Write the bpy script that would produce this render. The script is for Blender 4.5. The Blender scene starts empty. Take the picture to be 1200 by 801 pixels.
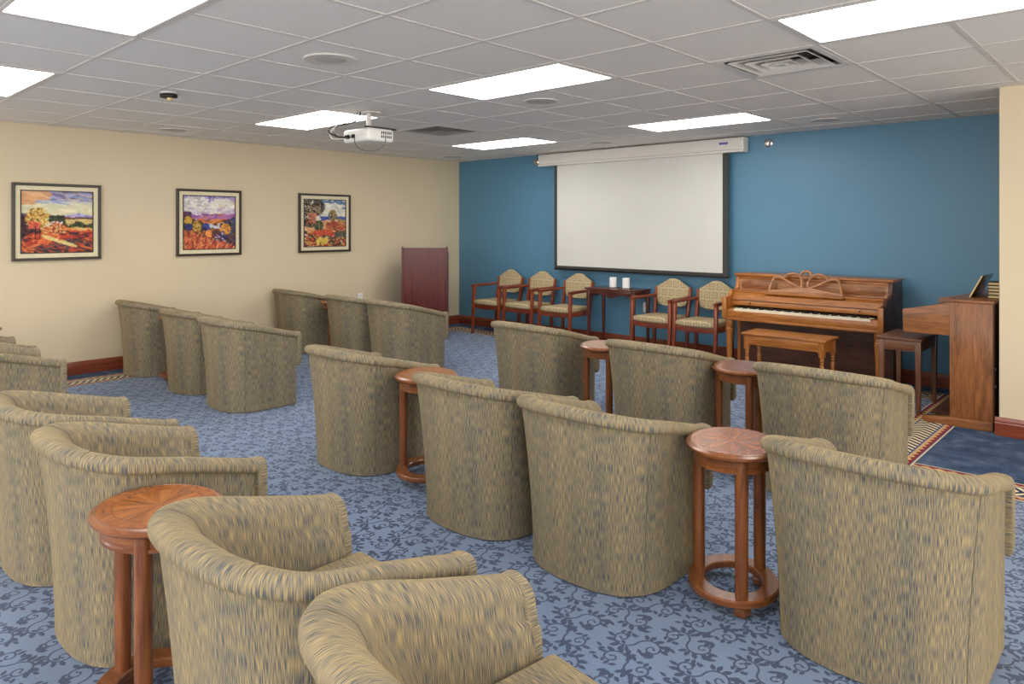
import bpy, bmesh, math, random
import numpy as np
from mathutils import Vector, Matrix
sc = bpy.context.scene
C = sc.collection
PI = math.pi
# ---------------------------------------------------------------- camera
cd = bpy.data.cameras.new('camera'); cam = bpy.data.objects.new('camera', cd); C.objects.link(cam)
cam.location = (0, 0, 1.4145)
cam.rotation_euler = (PI/2, 0, .7473)
cd.sensor_width = 36; cd.lens = 840.2*36/1200; cd.shift_y = -(400.5-265.4)/1200
cd.clip_start = .05
sc.camera = cam
# ---------------------------------------------------------------- world (even fill light, added to brighten the room through its open sides)
w = bpy.data.worlds.new('world'); sc.world = w; w.use_nodes = True
w.node_tree.nodes['Background'].inputs[0].default_value = (1.0, .96, .90, 1)
w.node_tree.nodes['Background'].inputs[1].default_value = 2.4
sc.view_settings.view_transform = 'Standard'; sc.view_settings.look = 'None'
sc.view_settings.exposure = 0.68; sc.view_settings.gamma = 1
LIGHT_EMIT = 7.0
# warm lamp light from the open side of the room, to the right
ld = bpy.data.lights.new('side_room_light', 'AREA'); ld.shape = 'RECTANGLE'; ld.size = 2.5; ld.size_y = 1.6
ld.energy = 34; ld.color = (1, .78, .45)
lo = bpy.data.objects.new('side_room_light', ld); C.objects.link(lo)
lo.location = (4.2, 2.6, 1.5); lo.rotation_euler = (Vector((-1, .1, -.12))).to_track_quat('-Z', 'Z').to_euler()

XL, YB, HC = -7.72, 7.19, 2.3565
GX, GY, G = -3.807, 3.188, .6096
random.seed(7)

# ================================================================ node helpers
def srgb(r, g, b):
    f = lambda c: (c/255/12.92 if c/255 <= .04045 else ((c/255+.055)/1.055)**2.4)
    return (f(r), f(g), f(b), 1)
class X:
    def __init__(s, nt, v): s.nt, s.v = nt, v
    def m(s, op, *a, clamp=False):
        n = s.nt.nodes.new('ShaderNodeMath'); n.operation = op; n.use_clamp = clamp
        for i, q in enumerate((s,)+a):
            q = q.v if isinstance(q, X) else q
            if isinstance(q, (int, float)): n.inputs[i].default_value = q
            else: s.nt.links.new(q, n.inputs[i])
        return X(s.nt, n.outputs[0])
    def __add__(s, o): return s.m('ADD', o)
    def __sub__(s, o): return s.m('SUBTRACT', o)
    def __mul__(s, o): return s.m('MULTIPLY', o)
    def __truediv__(s, o): return s.m('DIVIDE', o)
    def __rsub__(s, o): return (s*-1)+o
    __radd__ = __add__; __rmul__ = __mul__
    def abs(s): return s.m('ABSOLUTE')
    def max(s, o): return s.m('MAXIMUM', o)
    def min(s, o): return s.m('MINIMUM', o)
    def frac(s): return s.m('FRACT')
    def gt(s, o): return s.m('GREATER_THAN', o)
    def lt(s, o): return s.m('LESS_THAN', o)
    def sqrt(s): return s.m('SQRT')
    def sin(s): return s.m('SINE')
def newmat(name, rough=.6, spec=.3):
    m = bpy.data.materials.new(name); m.use_nodes = True
    b = m.node_tree.nodes['Principled BSDF']
    b.inputs['Roughness'].default_value = rough; b.inputs['Specular IOR Level'].default_value = spec
    return m, m.node_tree, b
def tex(nt, kind='Object', scale=(1, 1, 1), rot=(0, 0, 0)):
    tc = nt.nodes.new('ShaderNodeTexCoord'); mp = nt.nodes.new('ShaderNodeMapping')
    mp.inputs['Scale'].default_value = scale; mp.inputs['Rotation'].default_value = rot
    nt.links.new(tc.outputs[kind], mp.inputs[0]); return mp.outputs[0]
def noise(nt, vec, scale, detail=3, rough=.5, dist=0):
    n = nt.nodes.new('ShaderNodeTexNoise'); n.inputs['Scale'].default_value = scale
    n.inputs['Detail'].default_value = detail; n.inputs['Roughness'].default_value = rough
    n.inputs['Distortion'].default_value = dist
    nt.links.new(vec, n.inputs['Vector']); return X(nt, n.outputs[0])
def ramp(nt, fac, stops):
    r = nt.nodes.new('ShaderNodeValToRGB'); nt.links.new(fac.v if isinstance(fac, X) else fac, r.inputs[0])
    e = r.color_ramp.elements
    while len(e) < len(stops): e.new(.5)
    for el, (p, c) in zip(e, stops): el.position = p; el.color = c
    return r.outputs[0]
def mix(nt, fac, a, b):
    n = nt.nodes.new('ShaderNodeMix'); n.data_type = 'RGBA'
    for k, q in ((0, fac), (6, a), (7, b)):
        q = q.v if isinstance(q, X) else q
        if isinstance(q, (int, float, tuple)): n.inputs[k].default_value = q
        else: nt.links.new(q, n.inputs[k])
    return n.outputs[2]
def bump(nt, b, h, strength=.2, dist=.01):
    n = nt.nodes.new('ShaderNodeBump'); n.inputs['Strength'].default_value = strength; n.inputs['Distance'].default_value = dist
    nt.links.new(h.v if isinstance(h, X) else h, n.inputs['Height']); nt.links.new(n.outputs[0], b.inputs['Normal'])
def flat(name, col, rough=.6, spec=.3, metal=0, nscale=40, amt=.06):
    m, nt, b = newmat(name, rough, spec); b.inputs['Metallic'].default_value = metal
    n = noise(nt, tex(nt), nscale, 3)
    hi = tuple(min(1, c*(1+amt)) for c in col[:3])+(1,); lo_ = tuple(c*(1-amt) for c in col[:3])+(1,)
    nt.links.new(ramp(nt, n, [(.3, lo_), (.7, hi)]), b.inputs['Base Color']); return m
def wood(name, dark, mid, light, rough=.35, spec=.45, fine=60, coat=.25):
    m, nt, b = newmat(name, rough, spec)
    v = tex(nt, 'UV', (1.6, 14, 1)); n1 = noise(nt, v, 2.2, 5, .6, 1.2)
    v2 = tex(nt, 'UV', (4, fine*2, 1)); n2 = noise(nt, v2, 2.0, 3, .6)
    f = n1*.7+n2*.3
    nt.links.new(ramp(nt, f, [(.32, dark), (.5, mid), (.68, light)]), b.inputs['Base Color'])
    b.inputs['Coat Weight'].default_value = coat; b.inputs['Coat Roughness'].default_value = .2
    bump(nt, b, n2, .08, .002); return m
M = {}
# upholstery: woven chenille, tan warp with slate-blue flecks running along the height
def fabric():
    m, nt, b = newmat('chenille', .95, .08)
    v = tex(nt, 'UV', (560, 26, 1)); n = noise(nt, v, 1, 0, .5, 0)
    v2 = tex(nt, 'UV', (11, .7, 1)); n2 = noise(nt, v2, 1.0, 3, .55)
    v3 = tex(nt, 'UV', (300, 14, 1)); n3 = noise(nt, v3, 1, 1, .5)
    f = (n-.5)*.78+.5+(n2-.5)*.34+(n3-.5)*.15
    nt.links.new(ramp(nt, f, [(.28, srgb(76, 81, 86)), (.44, srgb(112, 107, 96)), (.56, srgb(141, 127, 99)), (.76, srgb(172, 151, 110))]), b.inputs['Base Color'])
    b.inputs['Sheen Weight'].default_value = .22; b.inputs['Sheen Tint'].default_value = srgb(230, 195, 125); b.inputs['Sheen Roughness'].default_value = .4
    bump(nt, b, n*.7+n3*.5, .35, .004); return m
M['fabric'] = fabric()
M['seam'] = flat('seam_thread', srgb(104, 98, 80), .95, .05)
M['cherry'] = wood('cherry_wood', srgb(84, 42, 18), srgb(122, 70, 34), srgb(148, 92, 48), .3, .5)
M['cherry_trim'] = wood('cherry_trim', srgb(92, 40, 22), srgb(122, 56, 34), srgb(140, 70, 44), .3, .5)
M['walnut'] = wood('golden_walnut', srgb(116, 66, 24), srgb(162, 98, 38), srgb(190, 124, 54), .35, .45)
M['rosy_walnut'] = wood('rosy_walnut', srgb(128, 84, 52), srgb(166, 114, 74), srgb(190, 138, 96), .35, .45)
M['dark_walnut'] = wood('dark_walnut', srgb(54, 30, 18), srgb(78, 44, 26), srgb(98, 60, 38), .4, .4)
M['organ_wood'] = wood('organ_walnut', srgb(92, 54, 28), srgb(134, 84, 46), srgb(160, 106, 62), .42, .35)
M['stool_wood'] = wood('stool_walnut', srgb(70, 42, 28), srgb(106, 66, 42), srgb(132, 88, 58), .42, .35)
M['mahogany'] = wood('mahogany_laminate', srgb(66, 22, 22), srgb(88, 32, 30), srgb(104, 42, 38), .35, .4)
M['armchair_wood'] = wood('armchair_wood', srgb(84, 32, 16), srgb(124, 54, 28), srgb(152, 74, 42), .3, .5)
M['console_wood'] = wood('console_wood', srgb(56, 24, 20), srgb(84, 40, 32), srgb(106, 56, 44), .22, .5)
def veneer():
    m, nt, b = newmat('sunburst_veneer', .22, .5)
    tc = nt.nodes.new('ShaderNodeTexCoord'); sp = nt.nodes.new('ShaderNodeSeparateXYZ'); nt.links.new(tc.outputs['Object'], sp.inputs[0])
    x, y = X(nt, sp.outputs[0]), X(nt, sp.outputs[1])
    a = y.m('ARCTAN2', x)/(2*PI)+.5; r = (x*x*1.35+y*y).sqrt()
    k = a*8; fr = k.frac(); seg = k-fr
    alt = (seg*.5).frac()*2
    tri = (fr-.5).abs()*2
    cmb = nt.nodes.new('ShaderNodeCombineXYZ')
    for i, q in enumerate((a*40, r*6, seg*3)): nt.links.new(q.v, cmb.inputs[i])
    n = noise(nt, cmb.outputs[0], 1.5, 4, .6, .6)
    inner = ramp(nt, n*.75+tri*.13+alt*.06, [(.25, srgb(104, 54, 22)), (.5, srgb(150, 86, 38)), (.75, srgb(180, 114, 58))])
    n2 = noise(nt, tex(nt, 'Object', (1, 1, 1)), 26, 4, .6, 2)
    ring = ramp(nt, n2, [(.3, srgb(126, 66, 28)), (.7, srgb(160, 94, 44))])
    c = mix(nt, r.gt(.138), inner, ring)
    line = r.gt(.1365).min(r.lt(.1385))
    c2 = mix(nt, line*.7, c, srgb(70, 30, 14))
    nt.links.new(c2, b.inputs['Base Color']); b.inputs['Coat Weight'].default_value = .4; b.inputs['Coat Roughness'].default_value = .12
    return m
M['veneer'] = veneer()
def paint(name, col, rough=.75, spec=.2):
    m, nt, b = newmat(name, rough, spec)
    n = noise(nt, tex(nt), 1.3, 2); hi = tuple(min(1, c*1.03) for c in col[:3])+(1,); lw = tuple(c*.97 for c in col[:3])+(1,)
    nt.links.new(ramp(nt, n, [(.3, lw), (.7, hi)]), b.inputs['Base Color'])
    bump(nt, b, noise(nt, tex(nt), 320, 2), .06, .002); return m
M['tan_wall'] = paint('tan_wall_paint', srgb(210, 195, 167))
M['blue_wall'] = paint('blue_wall_paint', srgb(84, 130, 158), .42, .45)
def tilemat():
    m, nt, b = newmat('acoustic_tile', .9, .1)
    n = noise(nt, tex(nt), 170, 2, .7); n2 = noise(nt, tex(nt), 60, 3, .6)
    nt.links.new(ramp(nt, n, [(.30, srgb(196, 191, 187)), (.42, srgb(234, 230, 226)), (.7, srgb(240, 236, 232))]), b.inputs['Base Color'])
    bump(nt, b, n*.7+n2*.3, .35, .004); return m
M['tile'] = tilemat()
M['grid'] = flat('grid_metal', srgb(218, 213, 209), .45, .3)
M['plenum'] = flat('plenum', srgb(96, 90, 86), .9)
M['white_plastic'] = flat('white_plastic', srgb(232, 230, 226), .4, .4)
M['white_metal'] = flat('white_metal', srgb(214, 209, 205), .35, .4, amt=.012)
M['screen'] = flat('screen_fabric', srgb(206, 205, 200), .85, .1, nscale=2, amt=.02)
M['black_border'] = flat('black_border', srgb(62, 62, 60), .7)
M['vent_grey'] = flat('vent_grey', srgb(150, 146, 142), .6)
M['black'] = flat('black_plastic', srgb(26, 25, 24), .4)
M['gloss_black'] = flat('gloss_black', srgb(30, 26, 24), .08, .7)
M['chrome'] = flat('chrome', srgb(200, 198, 194), .2, .5, 1)
M['speaker'] = flat('speaker_mesh', srgb(190, 186, 182), .6, .2, nscale=300, amt=.3)
M['ivory'] = flat('ivory_keys', srgb(232, 224, 200), .3, .5)
M['mat_board'] = flat('mat_board', srgb(222, 212, 180), .8)
M['frame'] = flat('frame_dark', srgb(48, 38, 32), .35, .5)
M['candle'] = flat('candle_wax', srgb(238, 238, 236), .5, .4)
M['pages'] = flat('book_pages', srgb(214, 190, 138), .8)
M['cover'] = flat('book_cover', srgb(40, 32, 30), .5)
M['logo_blue'] = flat('logo_blue', srgb(60, 70, 150), .5)
m, nt, b = newmat('glass', .05, .5); b.inputs['Transmission Weight'].default_value = .9; b.inputs['Base Color'].default_value = (.9, .95, .93, 1); M['glass'] = m
m, nt, b = newmat('light_lens', .6, .2); b.inputs['Base Color'].default_value = (.9, .9, .9, 1)
b.inputs['Emission Color'].default_value = (1, .975, .94, 1); b.inputs['Emission Strength'].default_value = LIGHT_EMIT; M['lens'] = m
def squares():
    m, nt, b = newmat('armchair_fabric', .9, .1)
    v = tex(nt, 'UV', (11, 11, 1)); sp = nt.nodes.new('ShaderNodeSeparateXYZ'); nt.links.new(v, sp.inputs[0])
    x, y = X(nt, sp.outputs[0]), X(nt, sp.outputs[1])
    off = ((y-y.frac())*.5).frac()
    fx, fy = (x+off).frac()-.5, y.frac()-.5
    d = fx.abs().max(fy.abs())
    n = noise(nt, v, 2.5, 2)
    q = (d*22+n*2).sin()
    big = noise(nt, tex(nt, 'UV', (1, 1, 1)), 60, 2)
    f = q.gt(.35)*.6+big*.4
    nt.links.new(ramp(nt, f, [(.15, srgb(184, 168, 134)), (.4, srgb(170, 152, 118)), (.8, srgb(150, 132, 100))]), b.inputs['Base Color'])
    return m
M['arm_fabric'] = squares()
# ---- patterned carpet: scrolling stems and leaves, navy on slate blue
def scroll(nt, x, y):
    s = y.lt(0)*-2+1
    x, y = x*s, y*s
    def arc(cx, cy, r, w_, up=True):
        dx, dy = x-cx, y-cy
        return w_-((dx*dx+dy*dy).sqrt()-r).abs()
    def dot(cx, cy, r):
        dx, dy = x-cx, y-cy
        return r-(dx*dx+dy*dy).sqrt()
    def leaf(cx, cy, ang, L, W):
        ca, sa = math.cos(ang), math.sin(ang)
        dx, dy = x-cx, y-cy
        a = (dx*ca+dy*sa)/L; bb = (dy*ca-dx*sa).abs()
        return ((1-a*a)*W)-bb
    L = [arc(.17, 0, .17, .015), arc(-.25, 0, .085, .014), arc(.215, 0, .045, .013), dot(.26, .01, .024),
         leaf(.03, .21, 2.2, .07, 0.033), leaf(.11, .235, 1.5, .075, 0.036), leaf(.22, .225, .9, .08, 0.039),
         leaf(.335, .15, .35, .08, 0.039), leaf(.40, .05, -.15, .075, 0.033), leaf(-.13, .14, 2.5, .06, 0.030),
         leaf(-.22, .15, 1.75, .06, 0.030), leaf(-.30, .125, 1.2, .05, 0.027), leaf(-.06, .33, .5, .07, 0.030),
         leaf(-.16, .33, 2.3, .07, 0.033), leaf(-.11, .38, 1.45, .08, 0.033), leaf(.38, .36, 2.8, .06, 0.027),
         leaf(.30, .41, .7, .06, 0.030)]
    o = L[0]
    for q in L[1:]: o = o.max(q)
    return o
def carpet():
    m, nt, b = newmat('scroll_carpet', .95, .05)
    tc = nt.nodes.new('ShaderNodeTexCoord'); sp = nt.nodes.new('ShaderNodeSeparateXYZ')
    nz = nt.nodes.new('ShaderNodeTexNoise'); nz.inputs['Scale'].default_value = 9; nz.inputs['Detail'].default_value = 1
    nt.links.new(tc.outputs['Object'], nz.inputs['Vector'])
    ns = nt.nodes.new('ShaderNodeSeparateXYZ'); nt.links.new(nz.outputs['Color'], ns.inputs[0])
    nt.links.new(tc.outputs['Object'], sp.inputs[0])
    T = .245
    x = X(nt, sp.outputs[0])/T+X(nt, ns.outputs[0])*.05; y = X(nt, sp.outputs[1])/T+X(nt, ns.outputs[1])*.05
    row = (y-y.frac())
    x1 = (x+row*.37).frac()-.5; y1 = y.frac()-.5
    p = scroll(nt, x1, y1)
    y2r = (y+.5); row2 = y2r-y2r.frac()
    x2 = (x*-1+row2*.37+.22).frac()-.5; y2 = y2r.frac()-.5
    p2 = scroll(nt, x2*1.02, y2*1.02)
    p = p.max(p2)
    fine = noise(nt, tc.outputs['Object'], 240, 2)
    mask = ((p+(fine-.5)*.012)*110+.5).m('ADD', 0, clamp=True)
    big = noise(nt, tc.outputs['Object'], 1.2, 3)
    base = ramp(nt, fine*.6+big*.4, [(.3, srgb(92, 112, 142)), (.7, srgb(122, 142, 170))])
    dark = ramp(nt, fine, [(.3, srgb(38, 52, 80)), (.7, srgb(54, 70, 100))])
    nt.links.new(mix(nt, mask*.95, base, dark), b.inputs['Base Color'])
    b.inputs['Sheen Weight'].default_value = .25; b.inputs['Sheen Roughness'].default_value = .5
    bump(nt, b, fine, .4, .006); return m
M['carpet'] = carpet()
def plain_carpet():
    m, nt, b = newmat('plain_carpet', .95, .05)
    n = noise(nt, tex(nt), 6, 5, .65); f = noise(nt, tex(nt), 240, 2)
    nt.links.new(ramp(nt, n*.7+f*.3, [(.33, srgb(44, 58, 84)), (.5, srgb(66, 82, 108)), (.66, srgb(104, 118, 142))]), b.inputs['Base Color'])
    bump(nt, b, f, .4, .006); return m
M['plain_carpet'] = plain_carpet()
# striped border: u across (0..1 over .295 m), v along in metres
def border_mat():
    m, nt, b = newmat('border_carpet', .95, .05)
    sp = nt.nodes.new('ShaderNodeSeparateXYZ'); nt.links.new(tex(nt, 'UV'), sp.inputs[0])
    u, v = X(nt, sp.outputs[0]), X(nt, sp.outputs[1])
    s = (u-.5).abs()*2            # 0 centre .. 1 edge
    cream, red, peach, blue, navy = srgb(222, 208, 168), srgb(134, 48, 54), srgb(206, 170, 120), srgb(70, 92, 138), srgb(40, 50, 82)
    # centre wave: slanted cream slashes on navy, flipping at the middle
    side = (u-.5).abs()
    wv = ((v/.058+side*4.2).frac()-.5).abs()
    wave = mix(nt, wv.gt(.24), navy, cream)
    tri = ((v/.07).frac()-.5).abs()
    # zone colours from the centre out
    zr = mix(nt, (tri*.16+.80).gt(s), red, peach)
    c = mix(nt, s.gt(.50), wave, blue)
    c = mix(nt, s.gt(.57), c, peach)
    c = mix(nt, s.gt(tri*.34+.66), c, red)
    c = mix(nt, s.gt(.90), c, blue)
    c = mix(nt, s.gt(.94), c, cream)
    n = noise(nt, tex(nt), 200, 2)
    c = mix(nt, (n-.35)*.5, c, srgb(70, 64, 66))
    nt.links.new(c, b.inputs['Base Color']); bump(nt, b, n, .4, .006); return m
M['border'] = border_mat()
m, nt, b = newmat('painted_canvas', .6, .3)
at = nt.nodes.new('ShaderNodeAttribute'); at.attribute_name = 'paint'; nt.links.new(at.outputs['Color'], b.inputs['Base Color']); M['canvas'] = m

# ================================================================ mesh helpers
def auto_uv(me):
    if me.uv_layers: return
    uv = me.uv_layers.new(name='UVMap'); n = len(me.vertices)
    co = np.empty(n*3); me.vertices.foreach_get('co', co); co = co.reshape(-1, 3)
    ext = np.ptp(co, axis=0)
    li = np.empty(len(me.loops), int); me.loops.foreach_get('vertex_index', li)
    out = np.zeros((len(me.loops), 2))
    for p in me.polygons:
        k = max(range(3), key=lambda i: abs(p.normal[i])); ax = [i for i in range(3) if i != k]
        if ext[ax[0]] < ext[ax[1]]: ax.reverse()
        r = range(p.loop_start, p.loop_start+p.loop_total)
        for l in r: out[l] = co[li[l]][ax[0]]+.37*k, co[li[l]][ax[1]]
    uv.data.foreach_set('uv', out.ravel())
def link(name, me, mat, parent=None, loc=None, rot=0, smooth=True, angle=35):
    me.name = name
    if mat is not None and not me.materials: me.materials.append(M[mat] if isinstance(mat, str) else mat)
    auto_uv(me)
    if smooth:
        me.polygons.foreach_set('use_smooth', [True]*len(me.polygons)); me.set_sharp_from_angle(angle=math.radians(angle))
    o = bpy.data.objects.new(name, me); C.objects.link(o)
    if parent is not None: o.parent = parent
    if loc is not None: o.location = loc
    o.rotation_euler.z = rot
    return o
def obj(name, bm, mat, parent=None, loc=None, rot=0, smooth=True, angle=35):
    bmesh.ops.recalc_face_normals(bm, faces=bm.faces[:])
    me = bpy.data.meshes.new(name); bm.to_mesh(me); bm.free()
    return link(name, me, mat, parent, loc, rot, smooth, angle)
def box(lo, hi, bev=0, seg=2, bm=None):
    nb = bmesh.new(); bmesh.ops.create_cube(nb, size=1)
    for v in nb.verts: v.co = Vector([lo[i]+(v.co[i]+.5)*(hi[i]-lo[i]) for i in range(3)])
    if bev > 0: bmesh.ops.bevel(nb, geom=nb.edges[:], offset=bev, segments=seg, affect='EDGES', profile=.5)
    if bm is None: return nb
    me = bpy.data.meshes.new('t'); nb.to_mesh(me); nb.free(); bm.from_mesh(me); bpy.data.meshes.remove(me); return bm
def merge(bm, nb):
    me = bpy.data.meshes.new('t'); nb.to_mesh(me); nb.free(); bm.from_mesh(me); bpy.data.meshes.remove(me); return bm
def prism(pts, axis, a, b_, bev=0, bm=None, seg=2):
    nb = bmesh.new()
    def P(p, t):
        return {'x': (t, p[0], p[1]), 'y': (p[0], t, p[1]), 'z': (p[0], p[1], t)}[axis]
    A = [nb.verts.new(P(p, a)) for p in pts]; B = [nb.verts.new(P(p, b_)) for p in pts]; n = len(pts)
    fa = nb.faces.new(A); fb = nb.faces.new(B[::-1])
    for i in range(n): nb.faces.new((A[i], B[i], B[(i+1) % n], A[(i+1) % n]))
    bmesh.ops.recalc_face_normals(nb, faces=nb.faces[:])
    if bev > 0:
        eds = list({e for f in (fa, fb) for e in f.edges})
        bmesh.ops.bevel(nb, geom=eds, offset=bev, segments=seg, affect='EDGES', profile=.5)
    return nb if bm is None else merge(bm, nb)
def lathe(prof, seg=24, c=(0, 0), bm=None, sx=1, sy=1, caps=True):
    nb = bmesh.new(); rings = []
    for r, z in prof:
        rings.append([nb.verts.new((c[0]+r*sx*math.cos(2*PI*i/seg), c[1]+r*sy*math.sin(2*PI*i/seg), z)) for i in range(seg)])
    for A, B in zip(rings, rings[1:]):
        for i in range(seg): nb.faces.new((A[i], A[(i+1) % seg], B[(i+1) % seg], B[i]))
    if caps:
        nb.faces.new(rings[0][::-1]); nb.faces.new(rings[-1])
    return nb if bm is None else merge(bm, nb)
def tube(pts, r, seg=8, bm=None, rr=None):
    nb = bmesh.new(); pts = [Vector(p) for p in pts]; rings = []
    for i, p in enumerate(pts):
        t = (pts[min(i+1, len(pts)-1)]-pts[max(i-1, 0)]).normalized()
        up = Vector((0, 0, 1)) if abs(t.z) < .9 else Vector((1, 0, 0))
        a = t.cross(up).normalized(); b_ = t.cross(a).normalized(); q = rr[i] if rr else r
        rings.append([nb.verts.new(p+(a*math.cos(2*PI*k/seg)+b_*math.sin(2*PI*k/seg))*q) for k in range(seg)])
    for A, B in zip(rings, rings[1:]):
        for i in range(seg): nb.faces.new((A[i], A[(i+1) % seg], B[(i+1) % seg], B[i]))
    nb.faces.new(rings[0]); nb.faces.new(rings[-1][::-1])
    return nb if bm is None else merge(bm, nb)
def bar(p0, p1, w0, w1, bev=.004, bm=None):
    """tapered rectangular bar: w0/w1 = (wx, wy) at the ends, mostly vertical"""
    nb = bmesh.new(); V = []
    for p, ww in ((p0, w0), (p1, w1)):
        V.append([nb.verts.new((p[0]+sx*ww[0]/2, p[1]+sy*ww[1]/2, p[2])) for sx, sy in ((-1, -1), (1, -1), (1, 1), (-1, 1))])
    nb.faces.new(V[0][::-1]); nb.faces.new(V[1])
    for i in range(4): nb.faces.new((V[0][i], V[0][(i+1) % 4], V[1][(i+1) % 4], V[1][i]))
    bmesh.ops.recalc_face_normals(nb, faces=nb.faces[:])
    if bev: bmesh.ops.bevel(nb, geom=nb.edges[:], offset=bev, segments=2, affect='EDGES', profile=.5)
    return nb if bm is None else merge(bm, nb)
def thing(name, label, cat, loc=(0, 0, 0), rz=0, group=None):
    o = bpy.data.objects.new(name, None); C.objects.link(o); o.location = loc; o.rotation_euler.z = rz
    o.empty_display_size = .1; o['label'] = label; o['category'] = cat
    if group: o['group'] = group
    return o
def tag(o, label, cat, group=None):
    o['label'] = label; o['category'] = cat
    if group: o['group'] = group
    return o
def struct(o): o['kind'] = 'structure'; return o
def dup(root, loc, rz, label):
    r = root.copy(); C.objects.link(r); r.location = loc; r.rotation_euler.z = rz; r['label'] = label
    for ch in list(root.children):
        c = ch.copy(); C.objects.link(c); c.parent = r
        for g in ch.children:
            d = g.copy(); C.objects.link(d); d.parent = c
    return r

# ================================================================ room shell
XR, YF = 3.4, -3.2
floor = struct(obj('floor', box((XL-.1, YF, -.06), (XR, YB+.1, 0)), 'carpet', smooth=False))
struct(obj('wall_left', box((XL-.12, YF, 0), (XL, YB+.12, HC+.2)), 'tan_wall', smooth=False))
struct(obj('wall_front', box((XL-.12, YB, 0), (XR, YB+.12, HC+.2)), 'blue_wall', smooth=False))
struct(obj('wall_right', box((-.883, 5.82, 0), (XR, YB-.001, HC+.02), .004, 1), 'tan_wall', smooth=False))
bprof = [(0, 0), (.022, 0), (.022, .085), (.018, .092), (.018, .10), (.010, .118), (.006, .124), (0, .124)]
bm = prism([(XL+a, z) for a, z in bprof], 'y', YF, YB); struct(obj('baseboard_left', bm, 'cherry_trim', angle=20))
bm = prism([(YB-a, z) for a, z in bprof], 'x', XL+.02, -.883); struct(obj('baseboard_front', bm, 'cherry_trim', angle=20))
bm = prism([(5.82-a, z) for a, z in bprof], 'x', -.905, XR); struct(obj('baseboard_right', bm, 'cherry_trim', angle=20))
# carpet inlays (children of the floor)
def strip(name, a, b_, w0, mat):     # flat ribbon from a to b of width w0 with uv across / along
    a, b_ = Vector(a), Vector(b_); t = (b_-a).normalized(); n = Vector((-t.y, t.x)); L = (b_-a).length
    me = bpy.data.meshes.new(name); z0, z1 = 0, .0015
    c = [a-n*w0/2, b_-n*w0/2, b_+n*w0/2, a+n*w0/2]
    vs = [(p.x, p.y, z1) for p in c]+[(p.x, p.y, z0) for p in c]
    me.from_pydata(vs, [], [(0, 1, 2, 3), (0, 4, 5, 1), (1, 5, 6, 2), (2, 6, 7, 3), (3, 7, 4, 0)])
    uv = me.uv_layers.new(name='UVMap')
    for i, q in enumerate(((0, 0), (0, L), (1, L), (1, 0))): uv.data[i].uv = q
    return link(name, me, mat, floor, smooth=False)
def patch(x0, y0, x1, y1): return obj('plain_carpet', box((x0, y0, 0), (x1, y1, .0012)), 'plain_carpet', floor, smooth=False)
BW = .295
patch(XL+.02, YF, -7.475, YB-.02); patch(-7.475, 6.93, -.9, YB-.02)
patch(-1.15, 4.79, -.883, 6.93); patch(-.883, 4.79, XR, 5.80)
strip('carpet_border', (-7.475+BW/2, YF), (-7.475+BW/2, 6.93), BW, 'border')
strip('carpet_border', (-7.475+BW, 6.93-BW/2), (-1.15-BW, 6.93-BW/2), BW, 'border')
strip('carpet_border', (-1.15-BW/2, 4.79-BW), (-1.15-BW/2, 6.93), BW, 'border')
strip('carpet_border', (-1.15, 4.79-BW/2), (XR, 4.79-BW/2), BW, 'border')

# ================================================================ ceiling
ceil = struct(obj('ceiling', box((XL-.1, YF, HC+.06), (XR, YB+.1, HC+.16)), 'plenum', smooth=False))
lights = [(-4, 0), (0, 0), (4, 0), (-4, 4), (0, 4), (-4, -4), (0, -4), (4, -4), (-4, -8), (0, -8), (4, -8)]
vents = [(3, 1), (-3, 2)]
skip = set(vents)
for i, j in lights: skip |= {(i, j), (i+1, j)}
tiles = {}
def tile_at(i, j):
    x0, x1 = GX+i*G, GX+(i+1)*G; y0, y1 = GY+j*G, GY+(j+1)*G
    x0, x1, y0, y1 = max(x0, XL), min(x1, XR), max(y0, YF), min(y1, YB)
    wx, wy = x1-x0, y1-y0
    if wx < .05 or wy < .05: return
    key = (round(wx, 3), round(wy, 3))
    g = .0115
    if key not in tiles:
        o = obj('ceiling_tile', box((g, g, 0), (wx-g, wy-g, .016), .003, 1), 'tile', ceil, (x0, y0, HC+.002), smooth=False); tiles[key] = o
    else:
        o = tiles[key].copy(); C.objects.link(o); o.parent = ceil; o.location = (x0, y0, HC+.002)
I0, I1 = math.floor((XL-GX)/G), math.ceil((XR-GX)/G); J0, J1 = math.floor((YF-GY)/G), math.ceil((YB-GY)/G)
for i in range(I0, I1):
    for j in range(J0, J1):
        if (i, j) not in skip: tile_at(i, j)
for i in range(I0+1, I1):
    x = GX+i*G; y0 = YF      # bars stop at the lamps they would cross
    for yl in sorted(GY+j*G for (il, j) in lights if il+1 == i)+[None]:
        ye = YB if yl is None else yl+.012
        if ye-max(y0, YF) > .05: obj('grid_bar', box((x-.012, max(y0, YF), HC-.001), (x+.012, ye, HC+.03)), 'grid', ceil, smooth=False)
        if yl is not None: y0 = yl+G-.012
lx = set()
for j in range(J0+1, J1):
    y = GY+j*G; obj('grid_bar', box((XL, y-.0118, HC-.0008), (XR, y+.0118, HC+.03)), 'grid', ceil, smooth=False)
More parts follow.
